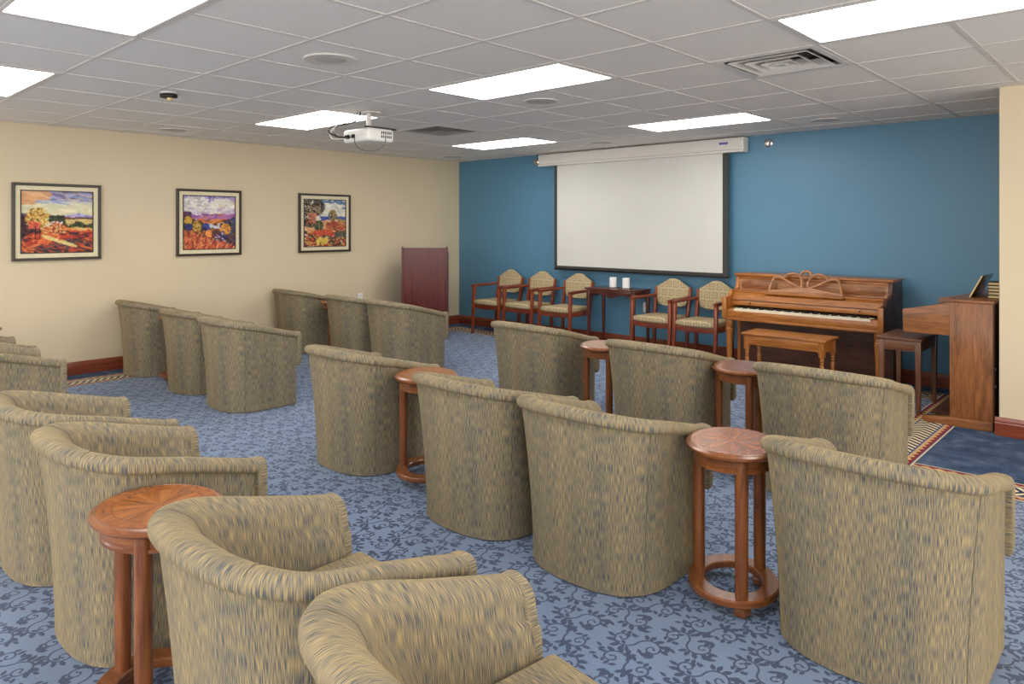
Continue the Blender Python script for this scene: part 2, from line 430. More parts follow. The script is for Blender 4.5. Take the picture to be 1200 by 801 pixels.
# fluorescent troffers: a thing each, seated in the grid
def troffer(label):
    t = thing('ceiling_light', label, 'light', group='ceiling light panels')
    W, D = 2*G, G; fr = bmesh.new()
    g = .014
    for lo_, hi_ in (((g, g, 0), (W-g, g+.022, .03)), ((g, D-g-.022, 0), (W-g, D-g, .03)), ((g, g+.022, 0), (g+.022, D-g-.022, .03)), ((W-g-.022, g+.022, 0), (W-g, D-g-.022, .03))):
        box(lo_, hi_, .002, 1, fr)
    obj('frame', fr, 'white_metal', t, smooth=False)
    obj('diffuser', box((g+.022, g+.022, .004), (W-g-.022, D-g-.022, .012)), 'lens', t, smooth=False)
    return t
ll = ['bright ceiling light panel beside the projector, above the left block of tub chairs', 'large bright ceiling light panel in the middle of the ceiling, right of the projector',
      'bright ceiling light panel at the top right, beside the square air vent', 'small far ceiling light panel between the black air vent and the screen housing',
      'narrow ceiling light panel close to the right half of the screen housing', 'bright ceiling light panel cut by the left edge of the picture, above the leftmost painting',
      'largest bright ceiling light panel in the top left corner', 'bright ceiling light panel above the camera', 'rear left ceiling light panel behind the camera', 'rear middle ceiling light panel behind the camera', 'rear right ceiling light panel behind the camera']
t0 = None
for (i, j), lab in zip(lights, ll):
    loc = (GX+i*G, GY+j*G, HC-.003)
    if t0 is None: t0 = troffer(lab); t0.location = loc
    else: dup(t0, loc, 0, lab)
# air diffusers
def vent(i, j, label, blade_mat):
    t = thing('air_vent', label, 'vent', (GX+i*G+G/2, GY+j*G+G/2, HC-.002), group='ceiling air vents')
    h = G/2-.013
    fr = bmesh.new()
    for k in range(4):
        a = [( -h, -h), (h, -h), (h-.035, -h+.035), (-h+.035, -h+.035)]
        nb = prism(a, 'z', 0, .008); nb.transform(Matrix.Rotation(k*PI/2, 4, 'Z')); merge(fr, nb)
    obj('frame', fr, 'white_metal', t, smooth=False)
    obj('duct_box', box((-h+.02, -h+.02, .05), (h-.02, h-.02, .056)), 'black', t, smooth=False)
    for k, (r, z) in enumerate(((.225, -.004), (.155, -.006), (.085, -.008))):
        bl = bmesh.new(); n = 4
        A = [(-r, -r), (r, -r), (r, r), (-r, r)]; q = r-.05; 
        lowv = [bl.verts.new((x, y, z)) for x, y in A]; hiv = [bl.verts.new((x/r*q, y/r*q, z+.042)) for x, y in A]
        low2 = [bl.verts.new((x, y, z+.003)) for x, y in A]; hi2 = [bl.verts.new((x/r*q, y/r*q, z+.045)) for x, y in A]
        for s in range(4):
            e = (s+1) % 4
            bl.faces.new((lowv[s], lowv[e], hiv[e], hiv[s])); bl.faces.new((low2[s], hi2[s], hi2[e], low2[e])); bl.faces.new((lowv[s], low2[s], low2[e], lowv[e])); bl.faces.new((hiv[s], hiv[e], hi2[e], hi2[s]))
        obj('louvre', bl, blade_mat, t, smooth=False)
    obj('centre_plate', box((-.03, -.03, -.008), (.03, .03, -.004)), blade_mat, t, smooth=False)
    return t
vent(3, 1, 'square grey air vent with angled louvres, at the right beside a light panel', 'white_metal')
vent(-3, 2, 'dark louvred air vent right of the projector, near the blue wall corner', 'vent_grey')
# ceiling speakers
def speaker(i, j, r, rg, label):
    t = thing('ceiling_speaker', label, 'speaker', (GX+(i+.5)*G, GY+(j+.5)*G, HC-.001), group='round ceiling speakers')
    obj('trim_ring', lathe([(rg, -.001), (r-.006, -.005), (r, 0), (r, .003), (rg, .003)], 40, caps=False), 'white_metal', t)
    obj('grille', lathe([(rg+.001, .002), (rg+.001, -.002), (rg*.6, -.005), (.01, -.006)], 40), 'speaker', t)
speaker(0, -2, .15, .085, 'large round ceiling speaker with a wide pale ring, left of the middle light panel')
speaker(-6, -1, .13, .12, 'round ceiling speaker above the leftmost painting, near the tan wall')
speaker(0, 1, .13, .11, 'round ceiling speaker just beyond the middle light panel')
speaker(-2, 5, .13, .12, 'round ceiling speaker above the left end of the screen housing')
speaker(-6, 5, .13, .12, 'round ceiling speaker nearest the corner of the tan and blue walls')
speaker(2, 5, .13, .12, 'round grey ceiling speaker close to the blue wall at the right')
# ceiling sensor
t = thing('motion_sensor', 'small black sensor hanging on the ceiling at the upper left', 'sensor', (GX-2.29*G, GY-1.85*G, HC+.002), .6)
obj('base', lathe([(.055, 0), (.05, -.008)], 20), 'white_plastic', t)
obj('housing', box((-.055, -.03, -.04), (.055, .03, -.008), .012, 3), 'black', t)
obj('lens', lathe([(.004, -.062), (.018, -.055), (.022, -.04)], 16, (.01, 0)), 'pages', t)
# sprinkler heads on the blue wall
for xx, lab in ((-6.22, 'chrome sprinkler head on the blue wall left of the screen housing'), (-3.07, 'chrome sprinkler head on the blue wall right of the screen housing')):
    t = thing('sprinkler_head', lab, 'sprinkler', (xx, YB, 2.272), group='wall sprinklers')
    e = obj('escutcheon', lathe([(.046, 0), (.044, .008), (.028, .014), (.024, .006)], 24), 'chrome', t); e.rotation_euler = (PI/2, 0, 0)
    e = obj('deflector', lathe([(.01, .004), (.008, .03), (.02, .034), (.02, .038), (.004, .04)], 16), 'chrome', t); e.rotation_euler = (PI/2, 0, 0)
# wall outlets
def outlet(loc, rz, label):
    t = thing('wall_outlet', label, 'outlet', loc, rz)
    obj('cover_plate', box((-.036, -.006, -.058), (.036, 0, .058), .003), 'white_plastic', t)
    for dz in (-.024, .024):
        s = obj('receptacle', box((-.016, -.0085, dz-.014), (.016, -.005, dz+.014), .004), 'white_plastic', t)
        nb = bmesh.new()
        for dx in (-.006, .006): box((dx-.001, -.0092, dz-.004), (dx+.001, -.008, dz+.005), 0, 1, nb)
        obj('slot', nb, 'black', s, smooth=False)
outlet((-4.534, YB, .474), 0, 'white wall outlet on the blue wall right of the console table')
outlet((XL, 5.45, .50), PI/2, 'white wall outlet on the tan wall, peeping over a tub chair left of the lectern')

# ================================================================ projector
t = thing('projector', 'white projector hanging from the ceiling with loose cables', 'projector', (-4.78, 3.47, 0))
obj('ceiling_plate', box((-.09, -.06, HC-.012), (.09, .06, HC), .004), 'white_metal', t, (-.1, .06, 0))
obj('mount_pole', lathe([(.02, 2.21), (.02, 2.35)], 16, (-.1, .06)), 'white_metal', t)
obj('mount_bracket', merge(box((-.16, -.04, 2.20), (.12, .14, 2.21), .003), box((.10, -.13, 2.195), (.13, .17, 2.207), .003)), 'black_border', t)
obj('body', box((-.19, -.13, 2.09), (.15, .13, 2.195), .025, 4), 'white_plastic', t)
vb = bmesh.new()
for r_ in range(2):
    for q in range(6): box((.148, .0+q*.018, 2.15-r_*.03), (.1515, .01+q*.018, 2.172-r_*.03), 0, 1, vb)
v_ = obj('vent_grille', vb, 'black_border', t, smooth=False); v_['kind'] = 'stuff'
l_ = obj('lens_barrel', lathe([(.032, 0), (.032, .03), (.024, .034)], 20), 'black', t, (-.08, .13, 2.14)); l_.rotation_euler = (-PI/2, 0, 0)
obj('connector', box((-.14, -.147, 2.12), (-.09, -.128, 2.15), .003), 'black', t)
obj('connector', box((-.05, -.147, 2.12), (-.02, -.128, 2.15), .003), 'black', t)
def bez(P, n=18):
    P = [Vector(p) for p in P]; out = []
    for i in range(n+1):
        t_ = i/n; Q = P[:]
        while len(Q) > 1: Q = [a.lerp(b_, t_) for a, b_ in zip(Q, Q[1:])]
        out.append(Q[0])
    return out
cabs = [([(-.12, -.14, 2.135), (-.12, -.30, 2.10), (-.28, -.34, 2.24), (-.26, -.2, 2.26), (-.16, .02, 2.20), (-.13, .0, HC)], .006, 'black'),
        ([(-.04, -.14, 2.135), (-.05, -.26, 2.08), (-.26, -.26, 2.16), (-.30, -.2, 2.30), (-.2, 0, 2.22), (-.17, 0, HC)], .004, 'black'),
        ([(-.1, -.13, 2.13), (-.2, -.34, 2.06), (-.3, -.25, 2.2), (-.12, -.1, 2.32), (-.2, .04, HC)], .004, 'white_plastic'),
        ([(-.02, -.135, 2.12), (.02, -.18, 2.0), (.1, -.05, 1.98), (.155, .04, 2.02), (.155, .04, 2.12)], .0028, 'black_border')]
for P, r_, mt in cabs: obj('cable', tube(bez(P), r_, 6), mt, t)

# ================================================================ projection screen
t = thing('projection_screen', 'pulled-down white projection screen with black border on the blue wall', 'screen', (0, YB, 0))
pr = [(-.005, 2.345), (-.12, 2.345), (-.13, 2.33), (-.132, 2.27), (-.118, 2.225), (-.138, 2.212), (-.138, 2.192), (-.005, 2.192)]
obj('housing', prism(pr, 'x', -6.06, -3.30), 'white_metal', t, angle=25)
obj('end_cap', prism(pr, 'x', -3.30, -3.285, .003), 'white_plastic', t, angle=25)
obj('end_cap', prism(pr, 'x', -6.075, -6.06, .003), 'white_plastic', t, angle=25)
obj('fabric', box((-5.79, -.094, .92), (-3.53, -.092, 2.20)), 'screen', t, smooth=False)
for nm, lo_, hi_ in (('side_border', (-5.835, -.0945, .88), (-5.79, -.0915, 2.20)), ('side_border', (-3.53, -.0945, .88), (-3.465, -.0915, 2.20)), ('lower_border', (-5.79, -.0945, .89), (-3.53, -.0915, .92))):
    obj(nm, box(lo_, hi_), 'black_border', t, smooth=False)
obj('bottom_bar', box((-5.835, -.103, .868), (-3.465, -.083, .892), .004), 'black', t)
# small blue maker's mark on the housing: a row of letter-sized shapes, too small in the photograph to read
mk = bmesh.new()
for k in range(5): prism([(-.05+k*.02, 0), (-.034+k*.02, 0), (-.032+k*.02, .024), (-.048+k*.02, .024)], 'y', -.0008, .0008, 0, mk)
obj('maker_mark', mk, 'logo_blue', t, (-3.50, -.1325, 2.278), smooth=False)

# ================================================================ paintings
NP = 120
def painting_pixels(kind):
    rng = np.random.default_rng(kind+3); A = np.zeros((NP, NP, 3))
    yy, xx = np.mgrid[0:NP, 0:NP]/NP
    lin = lambda c: np.array(srgb(*c)[:3])
    def fill(mask, col): A[mask] = lin(col)
    def dabs(n, region, cols, L, W, ang, jit=.4):
        k = 0
        while k < n:
            u0, v0, u1, v1 = region[:4]; u, v = rng.uniform(u0, u1), rng.uniform(v0, v1); k += 1
            if len(region) > 4 and not region[4](u, v): continue
            a = ang+rng.normal(0, jit); c = lin(cols[rng.integers(len(cols))])*rng.uniform(.85, 1.12)
            l, w_ = L*rng.uniform(.6, 1.3), W*rng.uniform(.6, 1.3)
            dx, dy = xx-u, yy-v; p = dx*math.cos(a)+dy*math.sin(a); q = -dx*math.sin(a)+dy*math.cos(a)
            A[(p/l)**2+(q/w_)**2 < 1] = np.clip(c, 0, 1)
    ell = lambda cx, cy, rx, ry: (lambda u, v: ((u-cx)/rx)**2+((v-cy)/ry)**2 < 1)
    if kind == 0:
        fill(yy < 2, (214, 206, 170))
        dabs(260, (0, 0, 1, .22), [(214, 158, 110), (222, 172, 128), (200, 150, 120), (226, 190, 150)], .09, .02, .05, .15)
        dabs(160, (.45, 0, 1, .2), [(128, 140, 186), (160, 160, 190), (206, 180, 160), (120, 110, 150)], .08, .018, .1, .2)
        dabs(120, (.25, .16, 1, .24), [(150, 160, 196), (186, 190, 196), (214, 206, 180)], .09, .014, .05, .1)
        dabs(220, (0, .22, 1, .40), [(216, 210, 176), (206, 206, 170), (224, 216, 186)], .08, .018, .0, .15)
        dabs(120, (.35, .36, 1, .42, lambda u, v: v > .42-.05*math.exp(-((u-.78)/.1)**2)-.02), [(134, 128, 190), (160, 150, 206), (196, 186, 214)], .04, .01, 0, .3)
        dabs(80, (0, .36, .3, .44), [(120, 96, 140), (90, 70, 110)], .04, .014, 0, .2)
        dabs(90, (.45, .42, 1, .455), [(150, 66, 46), (110, 60, 50), (60, 70, 50)], .05, .008, 0, .1)
        dabs(120, (.5, .46, 1, .56), [(216, 196, 130), (206, 186, 120), (196, 160, 100)], .07, .012, 0, .1)
        dabs(160, (.38, .40, .58, .5), [(50, 58, 40), (70, 80, 50), (38, 40, 34)], .025, .014, 0, .8)
        dabs(260, (.55, .48, 1, .62, lambda u, v: v > .52-.03*math.sin(u*26)), [(36, 46, 30), (56, 72, 40), (80, 92, 54), (28, 30, 26)], .022, .018, 1.5, .5)
        dabs(300, (0, .60, 1, .80), [(206, 120, 60), (224, 170, 100), (196, 96, 56), (226, 190, 120)], .09, .014, .1, .2)
        dabs(220, (.55, .66, 1, .84), [(196, 66, 44), (214, 96, 60), (120, 50, 44), (60, 44, 50)], .08, .016, -.1, .25)
        dabs(300, (0, .42, .24, .9), [(50, 34, 40), (76, 40, 44), (40, 30, 36), (110, 56, 50)], .05, .02, .6, .5)
        dabs(360, (0, .80, 1, 1), [(60, 36, 44), (110, 44, 40), (180, 74, 50), (90, 70, 70), (50, 40, 52), (206, 110, 66)], .09, .018, .25, .3)
        dabs(120, (.1, .7, .5, .95, lambda u, v: abs(v-.72-.25*(.35-u)) < .12), [(206, 84, 50), (226, 120, 70), (170, 60, 44)], .07, .014, -.5, .3)
        for q in range(30):
            u = .3+q*.014; dabs(2, (u, .72+q*.005, u+.02, .75+q*.005), [(228, 206, 140), (214, 196, 120)], .05, .014, .3, .1)
        dabs(420, (.06, .26, .4, .62, ell(.22, .43, .16, .16)), [(216, 170, 70), (226, 190, 100), (180, 120, 44), (196, 150, 60), (120, 80, 36), (236, 206, 130)], .018, .012, .5, 1)
        dabs(60, (.08, .3, .38, .6, ell(.22, .43, .14, .14)), [(60, 36, 24), (90, 50, 30)], .012, .006, .5, 1)
        dabs(90, (.1, .5, .24, .6), [(196, 80, 60), (216, 110, 80)], .02, .012, 0, 1)
        dabs(260, (.38, .52, .62, .7, ell(.49, .61, .12, .09)), [(206, 96, 54), (226, 150, 90), (150, 60, 44), (230, 180, 120), (90, 50, 44)], .016, .012, .5, 1)
        dabs(8, (.4, .49, .56, .54), [(230, 226, 220)], .018, .012, 0, .1); dabs(8, (.4, .48, .56, .52), [(180, 60, 44)], .022, .007, -.2, .1)
        for u in (.19, .25): fill((abs(xx-u) < .008) & (yy > .56) & (yy < .78), (44, 26, 24))
    elif kind == 1:
        fill(yy < 2, (206, 200, 206))
        dabs(160, (0, 0, 1, .2), [(150, 126, 190), (176, 160, 206), (130, 110, 176)], .06, .03, .3, .5)
        dabs(300, (0, .04, .5, .32, ell(.22, .18, .26, .16)), [(222, 218, 216), (206, 200, 196), (190, 184, 186), (232, 228, 222)], .05, .03, -.3, .6)
        dabs(300, (.5, .04, 1, .34, ell(.76, .2, .24, .15)), [(222, 218, 210), (206, 200, 190), (214, 200, 180), (232, 226, 220)], .05, .03, .3, .6)
        dabs(120, (0, .24, 1, .36), [(214, 208, 212), (190, 170, 200), (226, 216, 200)], .06, .018, 0, .3)
        dabs(160, (.1, .34, 1, .46), [(150, 96, 160), (176, 120, 176), (196, 120, 110), (130, 80, 140)], .07, .014, .05, .2)
        fill((yy > .55), (120, 70, 50))
        dabs(260, (0, .5, 1, .75), [(150, 90, 50), (70, 50, 50), (190, 120, 60), (90, 60, 60)], .04, .02, .2, .5)
        dabs(200, (.3, .44, 1, .6), [(206, 116, 56), (180, 84, 50), (226, 150, 80), (60, 44, 40)], .07, .012, -.1, .15)
        dabs(40, (.4, .52, .8, .6), [(206, 210, 220), (180, 190, 206)], .05, .01, .05, .1)
        dabs(260, (0, .36, .4, .62, lambda u, v: v > .38+u*.35), [(44, 36, 40), (60, 50, 50), (80, 60, 50)], .04, .018, .6, .3)
        dabs(260, (.6, .4, 1, .95, lambda u, v: v > .78-u*.38 and u > .72), [(44, 36, 44), (60, 50, 60), (80, 60, 56), (70, 80, 120)], .04, .018, -.6, .3)
        dabs(160, (0, .3, .14, .42), [(60, 70, 120), (110, 50, 60), (50, 50, 60)], .02, .014, 0, 1)
        for cx, cy, r, cols in ((.09, .46, .07, [(206, 170, 70), (180, 140, 50)]), (.25, .56, .09, [(196, 150, 60), (216, 176, 90), (110, 90, 40)]), (.1, .58, .06, [(50, 60, 120), (40, 40, 80)]), (.42, .58, .07, [(50, 60, 130), (70, 80, 150), (40, 36, 60)]),
                                (.48, .7, .06, [(226, 130, 60), (236, 160, 80)]), (.8, .62, .1, [(206, 140, 50), (180, 110, 44), (230, 170, 80)]), (.62, .72, .09, [(120, 56, 44), (60, 40, 50), (90, 60, 60)]), (.72, .82, .13, [(50, 50, 110), (60, 60, 130), (44, 36, 60), (214, 200, 190)])):
            dabs(130, (cx-r, cy-r, cx+r, cy+r, ell(cx, cy, r, r)), cols, .02, .012, .5, 1)
        dabs(700, (0, .62, 1, 1, lambda u, v: v > .66+u*.27), [(196, 84, 50), (214, 116, 70), (160, 60, 44), (226, 150, 100), (140, 44, 40)], .04, .009, -1.1, .3)
    else:
        fill(yy < 2, (216, 212, 196))
        dabs(200, (.3, 0, 1, .24), [(90, 120, 160), (120, 146, 176), (70, 100, 140), (180, 190, 196)], .08, .02, .25, .25)
        dabs(160, (.25, .08, .95, .34), [(222, 220, 206), (206, 206, 196), (230, 222, 200)], .06, .02, .3, .4)
        dabs(140, (.4, .36, 1, .46), [(50, 76, 160), (70, 100, 180), (40, 60, 130)], .05, .014, 0, .2)
        dabs(400, (0, .44, 1, .72), [(216, 170, 120), (226, 190, 146), (196, 140, 96), (206, 120, 76)], .08, .014, .0, .2)
        dabs(120, (.55, .48, 1, .66), [(150, 70, 50), (90, 50, 44), (200, 110, 70)], .08, .008, .1, .1)
        dabs(500, (0, .68, 1, 1), [(180, 60, 44), (206, 90, 60), (110, 44, 40), (60, 50, 44), (196, 160, 80), (70, 76, 60), (150, 50, 44)], .05, .016, .3, .5)
        dabs(80, (.25, .66, .7, .76), [(206, 90, 60), (190, 70, 54)], .05, .012, .1, .3)
        dabs(60, (.3, .8, .55, .96), [(206, 180, 70), (220, 196, 100)], .03, .012, .8, .3)
        dabs(90, (.75, .68, 1, .78), [(70, 70, 66), (100, 96, 80)], .05, .014, 0, .3)
        dabs(600, (0, 0, .48, .58, lambda u, v: ell(.2, .16, .28, .2)(u, v) or u < .26), [(40, 34, 34), (60, 54, 44), (84, 76, 56), (110, 96, 74), (30, 28, 30)], .022, .015, .5, 1)
        dabs(120, (.04, .14, .42, .3), [(140, 120, 90), (170, 140, 110), (120, 110, 84)], .014, .01, .5, 1)
        dabs(90, (.1, .3, .28, .5), [(206, 130, 100), (190, 110, 84), (150, 90, 76)], .02, .012, .5, 1)
        dabs(200, (.22, .44, .46, .64, ell(.34, .55, .11, .1)), [(60, 66, 50), (96, 104, 80), (40, 44, 36)], .02, .012, .5, 1)
        dabs(220, (.58, .22, .78, .44, ell(.68, .33, .1, .12)), [(150, 120, 66), (180, 150, 96), (80, 76, 50), (60, 60, 44)], .016, .012, .5, 1)
        fill((abs(xx-.68) < .008) & (yy > .42) & (yy < .52), (70, 40, 36))
        dabs(40, (.62, .46, .76, .52), [(150, 66, 60)], .02, .01, 0, .2)
        dabs(60, (.8, .4, .96, .47), [(120, 110, 60), (180, 150, 90)], .014, .01, 0, 1)
    for _ in range(1):
        B = np.pad(A, ((1, 1), (1, 1), (0, 0)), 'edge'); A = (B[:-2, 1:-1]+B[2:, 1:-1]+B[1:-1, :-2]+B[1:-1, 2:]+2*A)/6
    return A
def framed(kind, yc, W, label):
    H = .715; t = thing('framed_painting', label, 'painting', (XL, yc, 1.458), group='three framed landscapes')
    def ring(a, b_, x0, x1, bm_=None, bev=.003):
        bm_ = bmesh.new()
        w1, h1, w2, h2 = a[0]/2, a[1]/2, b_[0]/2, b_[1]/2
        for P in ([(-w1, -h1), (w1, -h1), (w2, -h2), (-w2, -h2)], [(w1, -h1), (w1, h1), (w2, h2), (w2, -h2)], [(w1, h1), (-w1, h1), (-w2, h2), (w2, h2)], [(-w1, h1), (-w1, -h1), (-w2, -h2), (-w2, h2)]):
            prism(P, 'x', x0, x1, bev, bm_, 1)
        return bm_
    obj('frame', ring((W, H), (W-.05, H-.05), .002, .035), 'frame', t, smooth=False)
    obj('mat_board', ring((W-.05, H-.05), (W-.13, H-.13), .002, .020, bev=.001), 'mat_board', t, smooth=False)
    obj('inner_fillet', ring((W-.13, H-.13), (W-.148, H-.148), .002, .026, bev=.001), 'frame', t, smooth=False)
    A = painting_pixels(kind); w_, h_ = W-.146, H-.146
    n = NP; jj, ii = np.meshgrid(np.arange(n), np.arange(n))
    vs = np.stack([np.full((n, n), .018), (jj/(n-1)-.5)*w_, (.5-ii/(n-1))*h_], -1).reshape(-1, 3)
    k = (np.arange(n-1)[:, None]*n+np.arange(n-1)).ravel()
    fs = np.stack([k, k+n, k+n+1, k+1], 1)
    me = bpy.data.meshes.new('canvas'); me.from_pydata(vs.tolist(), [], fs.tolist())
    ca = me.color_attributes.new('paint', 'FLOAT_COLOR', 'POINT')
    ca.data.foreach_set('color', np.concatenate([A.reshape(-1, 3), np.ones((n*n, 1))], 1).astype(np.float32).ravel())
    link('canvas', me, 'canvas', t, smooth=False)
framed(0, 2.04, .73, 'framed painting of a golden tree by a field path, leftmost on the tan wall')
framed(1, 3.482, .71, 'framed painting of a valley under purple and white clouds, middle of the three')
framed(2, 4.922, .73, 'framed painting of a tall dark tree and blue sky, nearest the lectern')

# ================================================================ tub chair
def tub_chair(label):
    t = thing('tub_chair', label, 'chair', group='upholstered tub chairs in rows')
    W0, Y0, B, YFr = .316, .02, .285, .265
    path = []
    n1, n2 = 8, 36
    for i in range(n1): path.append((W0, YFr+(Y0-YFr)*i/n1))
    for i in range(n2+1):
        a = -PI*i/n2; ca, sa = math.cos(a), math.sin(a); e = 2/2.6
        path.append((W0*math.copysign(abs(ca)**e, ca), Y0+B*math.copysign(abs(sa)**e, sa)))
    for i in range(1, n1+1): path.append((-W0, Y0+(YFr-Y0)*i/n1))
    P = [Vector(p) for p in path]; N = []
    for i in range(len(P)):
        d = (P[min(i+1, len(P)-1)]-P[max(i-1, 0)]).normalized(); N.append(Vector((d.y, -d.x)) if True else None)
    # outward = away from the centre
    N = [(n if n.dot(p-Vector((0, .1))) > 0 else -n) for n, p in zip(N, P)]
    S = [0]
    for a, b_ in zip(P, P[1:]): S.append(S[-1]+(b_-a).length)
    def back(p): return min(1, max(0, (YFr-p.y)/(YFr+.265)))       # 0 at arm front .. 1 at back
    def sm(x): return x*x*(3-2*x)
    def H(p): return .578+.137*(YFr-p.y)/(YFr+.27)
    def flare(p): return .004+.046*sm(min(1, max(0, (.03-p.y)/.22)))
    def sweep(name, prof, mat, parent, close_ends=False, rng_=None):
        """prof(p, k) -> list of (n, z)"""
        idx = range(len(P)) if rng_ is None else rng_
        vs, uvs = [], []; m_ = None
        for i in idx:
            pr_ = prof(P[i]); m_ = len(pr_); acc = 0
            for k, (n_, z) in enumerate(pr_):
                if k: acc += math.hypot(n_-pr_[k-1][0], z-pr_[k-1][1])
                q = P[i]+N[i]*n_; vs.append((q.x, q.y, z)); uvs.append((S[i], acc))
        L = len(list(idx)); fs = []
        for i in range(L-1):
            for k in range(m_-1):
                a = i*m_+k; fs.append((a, a+1, a+m_+1, a+m_))
        if close_ends: fs.append(tuple(range(m_))[::-1]); fs.append(tuple((L-1)*m_+k for k in range(m_)))
        me = bpy.data.meshes.new(name); me.from_pydata(vs, [], fs)
        uv = me.uv_layers.new(name='UVMap')
        for lp in me.loops: uv.data[lp.index].uv = uvs[lp.vertex_index]
        b2 = bmesh.new(); b2.from_mesh(me); bmesh.ops.recalc_face_normals(b2, faces=b2.faces[:]); b2.to_mesh(me); b2.free()
        return link(name, me, mat, parent, angle=60)
    def outer(p):
        h = H(p)-.045; f = flare(p); out = []
        for k in range(9):
            q = k/8; out.append((f*q**1.7-.004, .006+(h-.006)*q))
        return [(-.03, .006)]+out+[(f-.03, h)]
    sweep('shell', outer, 'fabric', t)
    def rimp(p):
        h = H(p); f = flare(p); b_ = sm(back(p)); th = .082+.022*b_
        return [(f-.03, h-.052), (f-.002, h-.050), (f+.012, h-.044), (f+.018, h-.032), (f+.017, h-.018), (f+.009, h-.007), (f-.006, h-.001), (f-.03, h),
                (f-th*.62, h-.004-.012*b_), (f-th*.85, h-.016-.02*b_), (f-th, h-.038-.03*b_), (f-th-.008, h-.08-.03*b_), (-.105-.01*b_, .50), (-.115, .43), (-.118, .34), (-.118, .30)]
    sweep('padded_lining', rimp, 'fabric', t)
    # arm front pads
    for s in (-1, 1):
        f = flare(Vector((0, YFr))); h = H(Vector((0, YFr)))
        x0, x1 = W0-.092, W0+f+.016
        o1 = W0+f+.019
        pts = [(W0-.118, .31), (o1-.012, .31), (o1-.004, .325), (o1, .35), (o1, h-.036), (o1-.002, h-.018), (o1-.010, h-.006), (o1-.025, h), (W0+f-.03, h+.001), (W0+f-.052, h-.004), (W0+f-.072, h-.015), (W0+f-.086, h-.038), (W0+f-.094, h-.08), (W0-.105, .47)]
        nb = prism([(s*a, z) for a, z in pts], 'y', YFr-.004, YFr+.034, .009, seg=3)
        obj('arm_front_pad', nb, 'fabric', t, angle=60)
    # seat cushion
    sp = [(-.19, .32), (.19, .32)]; 
    seatp = []
    for i in range(25):
        a = PI*i/24; seatp.append((-.198*math.copysign(abs(math.cos(a))**.8, math.cos(a)), -.0-.20*abs(math.sin(a))**.8))
    seatp = [(.200, .30), (.187, .32), (-.187, .32), (-.200, .30)]+seatp
    nb = prism(seatp, 'z', .30, .425, .022, seg=3)
    for v in nb.verts:
        if v.co.z > .4: v.co.z += .018*max(0, 1-(v.co.x/.2)**2)
    obj('seat_cushion', nb, 'fabric', t, angle=60)
    obj('front_rail', box((-.215, .225, .012), (.215, .262, .302), .006), 'fabric', t)
    # seams
    def seam_on(i, zs, off, fn):
        pts = []
        for z in zs:
            n_ = fn(P[i], z); q = P[i]+N[i]*(n_+off); pts.append((q.x, q.y, z))
        return pts
    fo_ = lambda p, z: flare(p)*max(0, (z-.006)/(H(p)-.051))**1.7-.004
    mid = n1+n2//2
    for i in (n1+6, n1+n2-6):
        obj('outer_seam', tube(seam_on(i, [.01+k*(H(P[i])-.06)/10 for k in range(11)], .0003, fo_), .0014, 5), 'seam', t)
    for i in (n1+11, n1+n2-11):
        pr_ = rimp(P[i])[5:]; pts = []
        for n_, z in pr_:
            q = P[i]+N[i]*n_; pts.append((q.x, q.y, z))
        obj('inner_seam', tube(pts, .0016, 5), 'seam', t)
    return t
CH = [
 (-7.36, 4.44, 0, 'tub chair against the tan wall, leftmost of the row nearest the screen'),
 (-6.285, 4.44, 0, 'second tub chair from the left in the row nearest the screen'),
 (-5.575, 4.44, 0, 'tub chair just in front of the dark lectern, in the row nearest the screen'),
 (-3.55, 4.15, 0, 'tub chair in front of the armchairs, right of the aisle in the screen-side row'),
 (-2.39, 4.02, 0, 'tub chair between two round tables, in the row nearest the screen'),
 (-1.35, 3.92, 0, 'tub chair in front of the piano and organ, rightmost of the row nearest the screen'),
 (-7.33, 2.78, 0, 'tub chair by the tan wall and baseboard, leftmost of the middle row'),
 (-6.27, 2.78, 0, 'tub chair left of the aisle in the middle row, between its two neighbours'),
 (-5.46, 2.76, 0, 'tub chair standing at the left side of the aisle in the middle row'),
 (-3.61, 2.60, 0, 'tub chair right of the aisle in the middle row, left of a round table'),
 (-2.48, 2.51, 0, 'tub chair right of the round table, in the middle of the picture'),
 (-1.77, 2.50, 0, 'large tub chair left of the round table with the claw feet, middle row'),
 (-.735, 2.62, 0, 'big tub chair at the right edge, rightmost of the middle row'),
 (-6.20, 1.13, 0, 'second tub chair showing only an arm top at the far left edge, nearest row'),
 (-5.46, 1.11, 0, 'tub chair whose square arm end juts in at the left edge, nearest row'),
 (-3.50, 1.00, 0, 'tub chair cut by the left edge, behind the one beside the sunburst table'),
 (-2.74, 1.00, 0, 'tub chair directly left of the sunburst-topped table in the foreground'),
 (-1.64, .98, 0, 'foreground tub chair right of the sunburst-topped table'),
 (-.915, .955, -.13, 'nearest tub chair, cut by the bottom edge of the picture')]
first = None
for x, y, rz, lab in CH:
    if first is None: first = tub_chair(lab); first.location = (x, y, 0); first.rotation_euler.z = rz
    else: dup(first, (x, y, 0), rz, lab)

